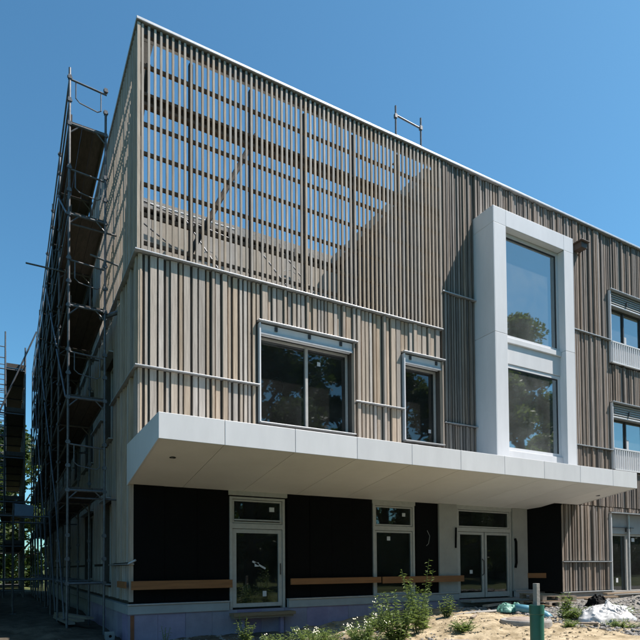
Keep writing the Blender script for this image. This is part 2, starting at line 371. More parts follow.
# -- drip flashings
def flash(a, b, parent=FRONT):
    zm = (a[2]+b[2])/2; a = (a[0], a[1]+.012 if a[1] < -.05 else a[1], zm-.012); b = (b[0], b[1], zm+.012)
    return shape_box('drip_flashing', a, b, 'alu', parent, .004)
flash((-.07, -.075, SCZ), (SCX, .074, SCZ+.035)); flash((-.07, .076, SCZ), (.074, YB, SCZ+.035), LEFT)
flash((-.065, -.07, 5.025), (W1[0]-.03, .073, 5.055)); flash((W1[1]+.04, -.07, 5.025), (W2[0]-.03, .073, 5.055))
flash((-.065, .075, 5.025), (.073, 2.95, 5.055), LEFT); flash((-.065, 4.36, 5.025), (.073, 6.3, 5.055), LEFT)
flash((7.45, -.06, 8.2), (BOX[0]-.002, .073, 8.235)); flash((7.47, -.06, 4.86), (BOX[0]-.002, .073, 4.895))
flash((BOX[1]+.002, -.06, 8.28), (RW[0][0]-.03, .073, 8.315)); flash((BOX[1]+.002, -.06, 4.82), (RW[0][0]-.03, .073, 4.855))
flash((11.84, -.07, 1.35), (RG[0]-.03, .073, 1.385)); flash((11.84, -.07, .465), (RG[0]+.1, .073, .497))
flash((-.05, .70, 1.33), (.073, 3.1, 1.36), LEFT)
MB().tube([(-.03, .71, 1.35), (.09, .62, 1.42)], .022).build('bent_flashing_end', 'alu', LEFT)
flash((17.3, -.06, 8.28), (XR, .073, 8.315)); flash((17.3, -.06, 4.82), (XR, .073, 4.855))

# -- windows
def window(h, y, name, gl='glass', fm='frame', splits=(), fr=.055, sill=True, parent=B, glassm='glass', side=False):
    a, b, z0, z1 = h; me = MB()
    def P(u, v, z): return (v, u, z) if side else (u, v, z)
    for (u0, u1, s, e) in ((a, a+fr, z0, z1), (b-fr, b, z0, z1), (a+fr, b-fr, z0, z0+fr), (a+fr, b-fr, z1-fr, z1)): me.box(P(u0, y-.03, s), P(u1, y+.05, e))
    o = me.build(name, fm, parent); xs = [a+fr] + [v for s_ in splits for v in (s_-fr*.6, s_+fr*.6)] + [b-fr]
    for s_ in splits: bx('mullion', P(s_-fr*.6, y-.045, z0+fr), P(s_+fr*.6, y+.05, z1-fr), fm, o)
    for u0, u1 in zip(xs[::2], xs[1::2]): bx('pane', P(u0, y+.0, z0+fr), P(u1, y+.012, z1-fr), glassm, o)
    return o
def sticker(x, z, y, parent, w=.08, h=.09): bx('paper_sticker', (x, y-.006, z), (x+w, y-.003, z+h), 'paper', parent)
def lined(h, y, m='wood', parent=B):
    a, b, z0, z1 = h; t = .03
    bx('reveal_board', (b+.002, -.035, z0), (b+t, y+.05, z1), m, parent); bx('reveal_board', (a-t, -.035, z0), (a-.002, y+.05, z1), 'white', parent)
def blind_box(a, b, z0, z1, parent, nb):
    o = shape_box('blind_housing', (a+.01, .02, z0), (b-.01, .17, z1), 'white', parent, .008)
    for k in range(nb):
        u = a + (b-a)*(.16 + .7*k/max(1, nb-1)); bx('bracket', (u-.035, -.004, z0+.09), (u+.03, .019, z1-.02), 'frame_dark', o)
    shape_box('housing_lip', (a+.01, -.01, z0-.03), (b-.01, .018, z0+.03), 'alu', o, .004)
# first floor pair
w = window((W1[0]+.02, W1[1]-.02, W1[2]+.03, 6.16), .24, 'wide_window', splits=(3.66,), fr=.05)
blind_box(W1[0], W1[1], 6.16, 6.36, w, 3); lined(W1, .24, 'wood', w); sticker(3.95, 5.78, .24, w)
flash((W1[0]-.06, -.09, 6.385), (W1[1]+.1, .074, 6.41), w); flash((W1[0]-.03, -.085, W1[2]-.03), (W1[1]+.03, .20, W1[2]+.0), w)
MB().tube([(3.12+.17*math.cos(R(45*t)), .6, 5.3+.2*math.sin(R(45*t))) for t in range(9)], .012, 6).build('hanging_cable_ring', 'paper', w)
w = window((W2[0]+.02, W2[1]-.02, W2[2]+.03, 6.2), .24, 'narrow_window', fr=.05)
blind_box(W2[0], W2[1], 6.2, 6.4, w, 2); lined(W2, .24, 'wood', w); sticker(7.15, 4.62, .24, w)
flash((W2[0]-.06, -.09, 6.425), (W2[1]+.08, .074, 6.45), w); flash((W2[0]-.03, -.085, W2[2]-.03), (W2[1]+.03, .20, W2[2]), w)
# right hand windows with slatted balustrade
for q in RW:
    a, b, z0, z1 = q
    w = window((a+.02, b-.02, z0+.02, z1-.46), .2, 'balcony_window', fm='frame_dark', splits=(a+.92, a+1.86), glassm='glass_blue', fr=.045)
    for k in range(6):
        lo = bx('louvre_slat', (a+.03, .02, z1-.43+k*.071), (b-.03, .032, z1-.372+k*.071), 'frame', w); lo.rotation_euler.x = R(-22)
    bx('louvre_backing', (a+.02, .17, z1-.455), (b-.02, .2, z1), 'frame', w)
    for u in (.05, .86, 1.7): bx('bracket', (a+u, -.01, z1-.32), (a+u+.05, .025, z1-.2), 'frame_dark', w)
    bx('louvre_edge', (a+.02, .01, z1-.455), (b-.02, .16, z1-.43), 'alu', w)
    flash((a-.06, -.09, z1+.005), (b+.1, .074, z1+.035), w); lined(q, .2, 'wood_dark', w)
    bal = bx('balustrade', (a, -.06, z0-.03), (b, -.02, z0+.01), 'white', w)
    bx('rail', (a, -.06, z0+.62), (b, -.02, z0+.66), 'white', bal)
    bx('backing_sheet', (a+.02, -.012, z0+.012), (b-.02, -.004, z0+.618), 'white', bal)
    u = a+.02
    while u < b-.03: link('baluster', cbox(.035, .03, .608, 'white'), bal, (u, -.055, z0+.011)); u += .112
    bx('window_sticker', (a+1.0, .192, z0+.7), (a+1.12, .196, z0+1.05), 'paper', w)
# ground floor glazing on the right
a, b, z0, z1 = RG
w = window((a+.02, b-.02, z0+.02, z1-.62), .2, 'ground_floor_window', fm='frame', splits=(a+1.02, a+2.1), glassm='glass', fr=.06)
bx('blind_panel', (a+.02, .12, z1-.615), (b-.02, .2, z1), 'plinth', w)
for u in (.02, .9, 1.05): bx('bracket', (a+u, .06, z1-.55), (a+u+.05, .118, z1-.4), 'frame_dark', w)
MB().tube([(a+.05, .08, z1-.42), (a+1.3, .08, z1-.42)], .012).build('blind_rod', 'frame_dark', w)
flash((a-.08, -.09, z1+.005), (b+.1, .074, z1+.035), w); flash((a-.02, -.08, z0-.03), (b, .2, z0+.015), w); lined(RG, .2, 'wood_dark', w)
sticker(a+.5, z0+.35, .2, w, .1, .14); sticker(a+1.35, z0+1.65, .2, w, .16, .12)
bx('downpipe_rail', (a+1.0, .06, z0+.02), (a+1.06, .115, z1), 'alu', w)
# side windows
for q in LWH:
    w = window((q[0]+.02, q[1]-.02, q[2]+.02, q[3]-.02), .2, 'side_window', fm='frame', side=True, splits=((q[0]+q[1])/2,))
    flash((-.08, q[0]-.06, q[3]+.005), (.074, q[1]+.08, q[3]+.03), w)
    flash((-.08, q[0]-.04, q[2]-.03), (.2, q[1]+.04, q[2]), w)

# -- white box surround
x0, x1, bz0, bz1 = 8.6, 11.72, 4.0, 10.44; F = -.65
BS = MB().box((x0+.02, -.40, bz0), (x0+.42, .3, bz1-.03)).box((x1-.36, -.40, bz0), (x1-.02, .3, bz1-.03)).box((x0+.42, -.40, 10.0), (x1-.36, .3, bz1-.03)).build('window_surround', 'frame_dark', B)
zc = 7.19
def wp(a, b): return shape_box('surround_panel', a, b, 'white', BS, .007)
for z_0, z_1 in ((bz0, zc-.003), (zc+.003, bz1-.43)):
    wp((x0, F, z_0), (x0+.02, .06, z_1)); wp((x1-.02, F, z_0), (x1, .06, z_1))
    wp((x0+.021, F, z_0), (x0+.45, F+.02, z_1)); wp((x1-.40, F, z_0), (x1-.021, F+.02, z_1))
    wp((x0+.43, F+.021, z_0), (x0+.45, -.40, z_1)); wp((x1-.40, F+.021, z_0), (x1-.38, -.40, z_1))
wp((x0, F, bz1-.427), (x0+.02, .06, bz1)); wp((x1-.02, F, bz1-.427), (x1, .06, bz1))
wp((x0+.021, F, bz1-.427), (x0+.45, F+.02, bz1-.001)); wp((x1-.40, F, bz1-.427), (x1-.021, F+.02, bz1-.001))
wp((x0+.453, F, bz1-.427), (x1-.403, F+.02, bz1-.001)); wp((x0+.021, F+.021, bz1-.02), (x1-.021, .06, bz1-.001))
wp((x0+.451, F+.021, bz1-.427), (x1-.401, -.40, bz1-.407))
gx0, gx1 = x0+.452, x1-.402
up = window((gx0, gx1, 7.2, 10.0), -.42, 'upper_box_window', fm='white', fr=.09, glassm='glass_blue')
low = window((gx0, gx1, 4.25, 6.52), -.42, 'lower_box_window', fm='white', fr=.09, glassm='glass_blue')
for ww, s, e in ((up, 7.29, 9.91), (low, 4.34, 6.43)):
    for a, b, c, d in ((gx0+.09, gx0+.12, s, e), (gx1-.12, gx1-.09, s, e), (gx0+.12, gx1-.12, e-.03, e)): bx('gasket', (a, -.435, c), (b, -.405, d), 'frame_dark', ww)
shape_box('spandrel_panel', (gx0, -.47, 6.53), (gx1, -.40, 7.06), 'white', BS); shape_box('spandrel_sill', (gx0, -.52, 7.065), (gx1, -.40, 7.195), 'white', BS)
shape_box('spandrel_sill', (gx0, -.50, 4.0), (gx1, -.40, 4.245), 'white', BS)

for z0, z1, ww in ((7.25, 9.95, up), (4.3, 6.45, low)): bx('curtain', (10.45, -.12, z0), (11.3, -.08, z1), 'plaster', ww)
# -- canopy
CX0, CX1, CF, CB = -.04, 12.58, -1.8, .9
CT, CB1, CB0 = 3.72, 3.31, 2.92
def sz(y): return CB1 + (CB0-CB1)*(y-CF)/(.8-CF)
core = MB(); a, b = CX0+.04, CX1-.04
pr = [(CF+.04, CT-.03), (CF+.04, sz(CF)+.035), (.055, sz(.055)+.035), (.055, CT-.03)]
core.quadmesh([(a, y, z) for y, z in pr] + [(b, y, z) for y, z in pr], [(0,1,2,3), (7,6,5,4), (0,4,5,1), (1,5,6,2), (2,6,7,3), (3,7,4,0)])
CAN = core.build('canopy', 'frame_dark', B)
seams = [CX0] + [1.05+1.311*k for k in range(9)] + [CX1]
for u0, u1 in zip(seams, seams[1:]):
    shape_box('fascia_panel', (u0+.004 if u0 > CX0 else u0, CF, CB1-.012), (u1-.004 if u1 < CX1 else u1, CF+.03, CT), 'white', CAN, .006)
def hexa(name, ys, x_0, x_1, zt, mm, par):
    p = MB(); t = .022
    v = [(x_0, ys[0], sz(ys[0])), (x_1, ys[0], sz(ys[0])), (x_1, ys[1], sz(ys[1])), (x_0, ys[1], sz(ys[1]))]
    p.quadmesh(v + [(q[0], q[1], q[2]+t) for q in v], [(0,3,2,1), (4,5,6,7), (0,1,5,4), (1,2,6,5), (2,3,7,6), (3,0,4,7)]); return p.build(name, mm, par)
for u0, u1 in zip(seams, seams[1:]):
    e1 = u1 if u1 < CX1 else u1-.032; e0 = u0 if u0 > CX0 else u0+.032
    e0i = e0+.005; e1i = e1-.005
    hexa('soffit_panel', (CF+.034, .795), e0i, min(e1i, 11.83) if u1 > 11.83 and u0 < 11.83 else e1i, 0, 'soffit', CAN) if u1 < 11.84 else hexa('soffit_panel', (CF+.034, -.02), e0i, e1i, 0, 'soffit', CAN)
# end faces (deeper at the back)
for xa, xb, yb in ((CX0, CX0+.03, .86), (CX1-.03, CX1, -.02)):
    p = MB(); v = [(CF+.031, CT), (CF+.031, sz(CF+.03)-.008), (yb, sz(yb)-.008), (yb, CT)]
    p.quadmesh([(xa, y, z) for y, z in v] + [(xb, y, z) for y, z in v], [(0,1,2,3), (7,6,5,4), (0,4,5,1), (1,5,6,2), (2,6,7,3), (3,7,4,0)]); p.build('end_panel', 'white', CAN)
bx('canopy_top', (CX0+.031, CF+.031, CT-.028), (CX1-.031, -.03, CT-.006), 'alu', CAN)
for x, y in ((.4, -.95), (12.15, -.95)):
    q = MB().lathe([(0, .0), (.035, 0), (.045, -.006), (.055, -.006), (.055, .02)], (0,0,0), 20).build('downlight_opening', 'frame_dark', CAN, (x, y, sz(y)-.004))

# -- ground floor under the canopy
GY = .82
GF = MB()
def eg(a, b, s, e): GF.box((a, GY, s), (b, GY+.2, e))
D1 = (2.07, 3.38, .36, 2.80); WG = (5.80, 7.10, .50, 2.84); D2 = (8.54, 10.64, .36, 2.86)
wall_holes(.03, 11.3, .3, 3.1, [D1, WG, D2], eg)
GW = GF.build('entrance_wall', 'black', B)
def black_run(a, b, z0=.56, z1=2.93, n=None):
    n = n or max(1, round((b-a)/.62)); w_ = (b-a)/n
    for k in range(n):
        yo = random.uniform(0, .012); bx('membrane_panel', (a+k*w_+.003, GY-.045-yo, z0), (a+(k+1)*w_-.003, GY-.004, z1), 'black', GW)
black_run(.0, 2.04); black_run(3.44, 5.77); black_run(7.13, 7.88)
# return wall to the cladding on the right
rw = MB(); q0, q1 = Vector((11.27, GY, 0)), Vector((11.84, .0, 0)); dn = Vector((.2, .12, 0))
vs = [q0, q1, q1+dn, q0+dn]; rw.quadmesh([(v.x, v.y, .5) for v in vs] + [(v.x, v.y, 3.05) for v in vs], [(0,3,2,1), (4,5,6,7), (0,1,5,4), (1,2,6,5), (2,3,7,6), (3,0,4,7)]); rw.build('membrane_panel', 'black', GW)
bx('corner_board', (11.845, -.012, .5), (11.89, .075, 3.0), 'wood_dark', FRONT)
for a, b in ((7.89, 8.52), (10.66, 11.27)):
    shape_box('plaster_pier', (a, GY-.10, .36), (b, GY-.002, 2.93), 'plaster', GW, .01)
for a, b in ((D1[0]-.03, D1[1]+.06), (5.78, 7.12), (8.525, 10.655)):
    bx('head_strip', (a, GY-.06, 2.83), (b, GY-.003, 2.94), 'frame', GW)
# plinth band and foam blocks
segs = [(-.05, 2.02), (3.42, 8.5), (10.66, 11.9)]
for a, b in segs:
    pl = bx('plinth_band', (a, GY-.16, .36), (b, GY-.05, .535), 'plinth', GW); flash((a-.01, GY-.19, .536), (b, GY-.046, .56), pl)
x = -.03
while x < 8.45:
    if not (2.0 < x < 0): bx('foam_block', (x, GY-.12-random.uniform(0, .012), -.35), (x+.556, GY-.04, .357), 'xps', GW)
    x += .56
bx('plinth_band', (-.06, GY-.04, .36), (.06, 6.0, .535), 'plinth', LEFT); bx('plinth_band', (-.055, 6.003, .36), (.06, YB, .535), 'concrete', LEFT)
y = GY-.03
while y < 6: bx('foam_block', (-.03-random.uniform(0, .01), y, -.35), (.06, y+.556, .357), 'xps', LEFT); y += .56
bx('foundation', (.08, GY+.0, -.6), (XR, YB, .29), 'concrete', B); bx('foundation', (8.46, GY-.2, -.5), (11.9, GY-.01, .35), 'concrete', B)
bx('foundation', (11.9, .0, -.4), (XR, .33, .46), 'concrete', B); bx('rust_stain', (.0, GY-.145, -.2), (.07, GY-.134, .34), 'soil_stain', GW)
# doors
def glazed(name, h, tz, leaves, y=GY+.02, fm='frame', tilt=False):
    a, b, z0, z1 = h; o = MB().box((a, y-.07, z0), (a+.06, y+.06, z1)).box((b-.06, y-.07, z0), (b, y+.06, z1)).box((a+.06, y-.07, z1-.05), (b-.06, y+.06, z1)).box((a+.06, y-.07, tz-.11), (b-.06, y+.06, tz)).build(name, fm, GW)
    t = window((a+.07, b-.07, tz+.01, z1-.06), y-.02, 'transom_window', fm=fm, fr=.035, parent=o)
    return o
d = glazed('glazed_door', D1, 2.22, 1)
lf = window((2.14, 3.31, .40, 2.10), GY, 'door_leaf', fr=.085, parent=d); lf['label'] = 'glazed door leaf with taped glass'
sticker(3.0, 2.50, GY-.04, d, .12, .1); sticker(2.85, .62, GY-.0, d, .09, .12)
p = bx('tape', (2.6, GY-.006, 1.38), (2.95, GY-.003, 1.42), 'paper', d); p.rotation_euler.y = R(28)
sticker(2.66, 1.28, GY, d, .1, .09)
MB().tube([(3.255, GY-.07, 1.1), (3.255, GY-.07, 1.35)], .014).build('handle', 'steel', d)
bx('transom_tilt_frame', (2.16, GY-.10, 2.28), (3.28, GY-.08, 2.31), 'alu', d)
g_ = glazed('ground_window', WG, 2.28, 1); window((5.87, 7.03, .56, 2.16), GY, 'fixed_pane', fr=.045, parent=g_)
sticker(6.72, 2.54, GY-.02, g_, .1, .09); sticker(6.25, 1.92, GY, g_, .1, .1)
d2 = glazed('entrance_door', D2, 2.32, 2)
for a, b in ((8.61, 9.57), (9.61, 10.57)):
    lf = window((a, b, .39, 2.2), GY, 'door_leaf', fr=.07, parent=d2); bx('kick_plate', (a+.072, GY-.035, .46), (b-.072, GY-.008, .53), 'frame', d2)
sticker(9.05, 1.05, GY, d2, .1, .1)
MB().tube([(9.50, GY-.03, 1.0), (9.50, GY-.09, 1.05), (9.50, GY-.09, 1.4), (9.50, GY-.03, 1.45)], .014).build('handle', 'steel', d2)
MB().tube([(10.72, GY-.12, 1.2), (10.74, GY-.14, 1.35), (10.74, GY-.14, 1.95), (10.72, GY-.12, 2.05)], .035).build('cable_bundle', 'black', GW)
MB().tube([(8.44, GY-.12, 1.75), (8.44, GY-.14, 2.3)], .025).build('cable_bundle', 'black', GW)
bx('door_threshold', (8.5, GY-.6, .30), (10.7, GY-.205, .36), 'concrete', B)
# loose cables on the black wall
for pts in ([(7.5, GY-.07, 2.2), (7.56, GY-.1, 2.05), (7.52, GY-.09, 1.85), (7.46, GY-.08, 1.8)],):
    MB().tube(pts, .005, 6).build('loose_cable', 'frame', GW)
# guard boards nailed across the openings
for a, b in ((.0, 2.06), (3.44, 5.9), (5.95, 8.62)):
    bx('guard_board', (a, GY-.23, .86+random.uniform(-.02, .02)), (b, GY-.195, 1.01), 'timber', GW)
gb = bx('guard_board', (0, 0, 0), (.55, .035, .14), 'timber', GW); gb.location = (11.22, GY-.06, .90); gb.rotation_euler.z = R(-54)
bx('guard_board', (-.1, GY-.1, .87), (-.065, 1.6, 1.0), 'timber', LEFT)
# small brown box under the eaves
bxx = thing('nest_box', 'small dark brown box fixed high on the cladding beside white window surround', 'box', None, (12.75, -.02, 10.78))
shape_box('box_body', (-.13, -.26, -.12), (.13, .0, .06), 'brownbox', bxx, .01); shape_box('box_lid', (-.19, -.32, .062), (.19, .02, .09), 'brownbox', bxx, .006)
MB().tube([(.1, -.05, -.12), (.1, .08, -.2)], .02).build('bracket', 'brownbox', bxx)

# ------------------------------------------------------------------ roof guard frame
gr = thing('roof_guard_rail', 'bare tube guard frame standing up above the roof edge', 'guard rail', None, (6.92, .6, ROOF-.1))
for x in (-.41, .41): MB().tube([(x, 0, 0), (x, 0, 1.52)], .024).build('post', 'galv', gr); MB().box((x-.08, -.08, 0), (x+.08, .08, .012)).build('base_plate', 'galv', gr)
MB().tube([(-.41, 0, 1.28), (.41, 0, 1.24)], .022).build('rail', 'galv', gr); MB().tube([(-.41, 0, .75), (.41, 0, .75)], .022).build('rail', 'galv', gr)
for x in (-.41, .41): MB().box((x-.035, -.035, 1.2), (x+.035, .035, 1.3)).build('coupler', 'galv', gr)

# ------------------------------------------------------------------ scaffolds
LV = [.95+1.975*k for k in range(6)]
_t = {}
def tubem(L, r, m='galv', n=8):
    k = (round(L, 2), r, m)
    if k not in _t: _t[k] = MB().tube([(0,0,0), (0,0,L)], r, n).mesh('tube', m)
    return _t[k]
def bar(name, a, b, r, parent, m='galv'):
    a, b = Vector(a), Vector(b); d = b-a
    return link(name, tubem(d.length, r, m), parent, a, d.to_track_quat('Z', 'Y').to_euler())
cpl = MB().box((-.035,-.035,-.04), (.035,.035,.04)).box((-.05,-.015,-.02), (.05,.015,.02)).mesh('coupler', 'galv')
foot = MB().box((-.08,-.08,0), (.08,.08,.012)).tube([(0,0,.012), (0,0,.2)], .018).mesh('base_jack', 'galv')
deckm = MB().box((0,0,0), (.225, 2.53, .045)).mesh('deck', 'deck')
S = thing('scaffold', 'tall tube scaffold with timber decks along the shaded side wall', 'scaffold', None, (-.6, 2.2, 0))
def sp(v): return (v[0]+.6, v[1]-2.2, v[2])
XO, XI, Y0, BAY, NBY = -1.0, -.27, 2.2, 2.57, 8
for k in range(NBY+1):
    y = Y0 + k*BAY
    for x, top in ((XO, 12.05 if k in (0, 2, 5) else 11.9), (XI, 11.35 if k == 0 else 11.0)):
        zb = gh(x, y); post = bar('standard', sp((x, y, zb+.02)), sp((x, y, top)), .026, S)
        link('base_jack', foot, S, sp((x, y, zb-.02)))
        if k < 4:
            for z in LV + [z+.52 for z in LV] + [z+1.02 for z in LV]: link('coupler', cpl, S, sp((x, y, z)))
    for j, z in enumerate(LV):
        bar('transom', sp((XO, y, z)), sp((XI, y, z)), .028, S)
        if j and k < 4: # gusset under the deck
            bar('gusset', sp((XO, y, z-.2)), sp((XO+.2, y, z)), .016, S); bar('gusset', sp((XI, y, z-.2)), sp((XI-.2, y, z)), .016, S)
        if k == 0 and j > 0: # end guard: rail with hanging loop
            bar('end_rail', sp((XO, y, z+.98)), sp((XI-(0 if j < 5 else -.02), y, z+.93)), .02, S)
            MB().tube([sp(p) for p in ((XO+.12, y, z+.96), (XO+.12, y, z+.6), (XO+.2, y, z+.53), (XI-.17, y, z+.47), (XI-.1, y, z+.52), (XI-.1, y, z+.92))], .013, 6).build('guard_loop', 'galv', S)
    if k == NBY: continue
    for j, z in enumerate(LV):
        bar('ledger', sp((XO, y, z)), sp((XO, y+BAY, z)), .024, S); bar('ledger', sp((XI, y, z)), sp((XI, y+BAY, z)), .024, S)
        if j == 0: continue
        for dz in (.52, 1.02): bar('guard_rail', sp((XO, y, z+dz)), sp((XO, y+BAY, z+dz)), .02, S)
        for q in range(3): link('deck_plank', deckm, S, sp((XO+.03+q*.232, y+.02, z+.03)))
        bx('toe_board', sp((XO+.028, y+.02, z+.08)), sp((XO+.055, y+BAY-.02, z+.23)), 'deck', S)
        if j < 5 and (k+j) % 2 == 0: bar('brace', sp((XO-.05, y, z)), sp((XO-.05, y+BAY, z+1.9)), .02, S)
        if (k+j) % 3 == 1 and k < 5: bar('wall_tie', sp((XO, y+.1, z-.15)), sp((.0, y+.1, z-.15)), .02, S)
    bar('brace', sp((XO-.05, y, .2)), sp((XO-.05, y+BAY, LV[1])), .02, S)
bar('ledger', sp((XO-.75, 4.9, 8.9)), sp((XO+.3, 4.6, 8.75)), .022, S); bar('wall_tie', sp((XI-.3, 2.25, 8.1)), sp((.02, 2.15, 7.95)), .022, S)
bar('wall_tie', sp((XI-.1, 2.3, 6.75)), sp((.03, 2.2, 6.95)), .05, S)
# low side bay reaching out from the scaffold
for y in (8.0, 10.57):
    for x in (-2.9, -1.95): bar('standard', sp((x, y, gh(x, y))), sp((x, y, 3.2)), .026, S); link('base_jack', foot, S, sp((x, y, gh(x, y)-.02)))
    for z in (LV[0], LV[1]-.1): bar('transom', sp((-2.9, y, z)), sp((XO, y, z)), .026, S)
for x in (-2.9, -1.95):
    for z in (LV[0], LV[1]-.1): bar('ledger', sp((x, 8, z)), sp((x, 10.57, z)), .024, S)
for q in range(3): bx('deck_plank', sp((-2.9+q*.3, 8.02, LV[1]-.07)), sp((-2.62+q*.3, 10.55, LV[1]-.02)), 'deck', S)

S2 = thing('scaffold', 'short scaffold tower standing far behind, out past the end of the long side scaffold', 'scaffold', None, (-2.3, 18, 0))
def s2(v): return (v[0]+2.3, v[1]-18, v[2])
L2 = [.3+2.0*k for k in range(6)]
YS2 = (18, 20.5, 23, 25.5, 28, 30.5)
for y in YS2:
    for x in (-4.4, -2.25, -1.45):
        bar('standard', s2((x, y, gh(x, y))), s2((x, y, 12.0 if x < -2 else 11.4)), .032, S2)
    for z in L2: bar('transom', s2((-4.4, y, z)), s2((-1.45, y, z)), .03, S2)
    for z in L2[1:]:
        for dz in (.5, 1.0): bar('guard_rail', s2((-4.4, y, z+dz)), s2((-2.25, y, z+dz)), .022, S2)
for y in YS2[:-1]:
    for z in L2[1:]:
        for xa, xb in ((-2.2, -1.48), (-4.35, -2.9)) if z < 8 else ((-2.2, -1.48),):
            bx('deck_plank', s2((xa, y+.02, z+.03)), s2((xb, y+2.48, z+.09)), 'deck', S2)
            bx('toe_board', s2((xa, y-.03, z+.09)), s2((xb, y, z+.28)), 'deck', S2)
        for x in (-4.4, -2.25, -1.45):
            bar('ledger', s2((x, y, z)), s2((x, y+2.5, z)), .026, S2)
            for dz in (.5, 1.0): bar('guard_rail', s2((x, y, z+dz)), s2((x, y+2.5, z+dz)), .022, S2)
    bar('brace', s2((-2.25, y, .3)), s2((-2.25, y+2.5, 4.3)), .024, S2); bar('brace', s2((-1.45, y+2.5, 4.3)), s2((-1.45, y, 8.3)), .024, S2)
bar('brace', s2((-4.0, 17.9, 4.2)), s2((-1.0, 17.9, 12.2)), .035, S2); bar('brace', s2((-2.3, 17.9, .2)), s2((-4.4, 17.9, 4.2)), .03, S2)
sh = MB().box((-.42, -.02, -.3), (.42, .02, .3)).build('sheet', 'net', None, (-1.5, 17.85, 3.9)); sh.name = 'tarpaulin_sheet'
tag(sh, 'pale blue grey sheet hung low behind the scaffold tubes', 'sheet'); sh.rotation_euler = (0, R(4), 0)

# ------------------------------------------------------------------ vegetation
def crown_mesh(name, blobs, n, size, m, aspect=1.0):
    me = MB()
    for _ in range(n):
        c, r = random.choice(blobs); d = Vector((random.gauss(0,1), random.gauss(0,1), random.gauss(0,1))).normalized()
        p = Vector(c) + Vector((d.x, d.y, d.z*.85))*r*(random.random()**.45)
        a = Vector((random.gauss(0,1), random.gauss(0,1), random.gauss(0,.6))).normalized(); b = a.orthogonal().normalized()
        b = (b*math.cos(random.random()*6) + a.cross(b)*math.sin(random.random()*6)).normalized(); s = size*random.uniform(.6, 1.4)
        me.quadmesh([p-a*s, p+b*s*.5*aspect, p+a*s, p-b*s*.5*aspect], [(0,1,2,3)])
    return me
def tree(loc, h, w, label, n=7000, size=.16, m='leaf', base=.25, group=None):
    x, y = loc; t = thing('tree', label, 'tree', group, (x, y, gh(x, y)-.1))
    tr = MB(); lean = random.uniform(-.3, .3)
    tr.tube([(0,0,0), (lean*.3, .05, h*.3), (lean*.6, 0, h*.6), (lean, .1, h*.92)], h*.024, 9, h*.004); blobs = []
    for k in range(26):
        z = h*(base + (1-base)*((k+.5)/26)); a = k*2.4 + random.uniform(-.4, .4); f = math.sin(math.pi*min(1, .12+.92*(z/h-base)/(1-base)))**.7
        rr = w*.5*f*random.uniform(.55, 1.0); e = Vector((lean*z/h + rr*math.cos(a), rr*math.sin(a), z))
        tr.tube([(lean*z/h*.8, 0, max(h*.15, z-rr*.8)), e*.55 + Vector((0,0,z*.45-.1*rr)), e], h*.008, 6, h*.002)
        blobs.append((e, w*random.uniform(.10, .19)))
        if random.random() < .6: blobs.append((e*.6 + Vector((0,0,z*.4+.3)), w*random.uniform(.08, .16)))
    tr.build('trunk', 'bark', t, smooth=True); crown_mesh('crown', blobs, n, size, m).build('crown', m, t); return t
tree((-5.2, 36), 12, 8, 'leafy tree glimpsed low down behind the scaffolds', 14000, .2, 'leaf', .03)
tree((-2.0, 38), 12, 9, 'darker leafy tree behind the far end of the side scaffold', 14000, .2, 'leaf', .03)
tree((-11, 44), 12, 9, 'broad tree out beyond the short scaffold tower', 8000, .22, 'leaf', .1)
# row across the site, facing the building (mirrored in the panes)
for (x, y, h, w, l) in ((9.8, -17, 17.5, 9.5, 'broad leafy tree across the site facing the wide window'), (16.2, -18, 15.0, 7.5, 'slimmer leafy tree across the site facing the wide window'), (20.5, -19, 15.5, 8, 'tall leafy tree across the site facing the narrow window'),
                        (26, -18, 16.5, 8.5, 'tall spreading tree across the site facing the white window surround'), (32.5, -20, 20.0, 10.5, 'largest tree across the site facing the lower box window'),
                        (3, -20, 12, 8, 'leafy tree across the site facing the entrance'), (41, -23, 15, 10, 'bushy tree at the far end of the row across the site'), (52, -27, 15, 11, 'last tree of the row out past the bushy tree')):
    tree((x, y), h, w, l, 40000, .17, 'leaf' if int(x) % 2 else 'leaf2', .06)
for (x, y, h, w, l) in ((-7.0, 3.5, 12, 8, 'unseen tree added to shade the side wall near the building corner'), (-7.2, 10, 13, 8, 'unseen tree added to shade the middle of the side scaffold'), (-8.6, 17, 12, 8, 'unseen tree added to shade the far half of the side scaffold'), (-9.5, 25, 12, 8, 'unseen tree added to shade the far end of the side wall')):  # unseen trees added out of frame to darken the side wall and scaffold
    tree((x, y), h, w, l, 14000, .22, 'leaf' if int(h) % 2 else 'leaf2', .06)
t = thing('hedge', 'long unseen hedge added behind the tree row to darken reflections', 'hedge', None, (20, -27, -.2))  # unseen hedge, added so the ground floor panes mirror something dark
crown_mesh('foliage', [((-24+k*1.5, random.uniform(-.5, .5), 1.3+(k % 4)*1.35+.4*random.random()), 1.9) for k in range(44)]*1 + [((-24+k*1.5, .4, 1.2+((k+2) % 3)*1.6), 1.7) for k in range(44)], 34000, .24, 'leaf').build('foliage', 'leaf', t)
MB().box((-25, -.3, 0), (42, .3, 4.6)).build('hedge_core', 'bark', t)  # solid box filling the hedge to keep its mirror image dark
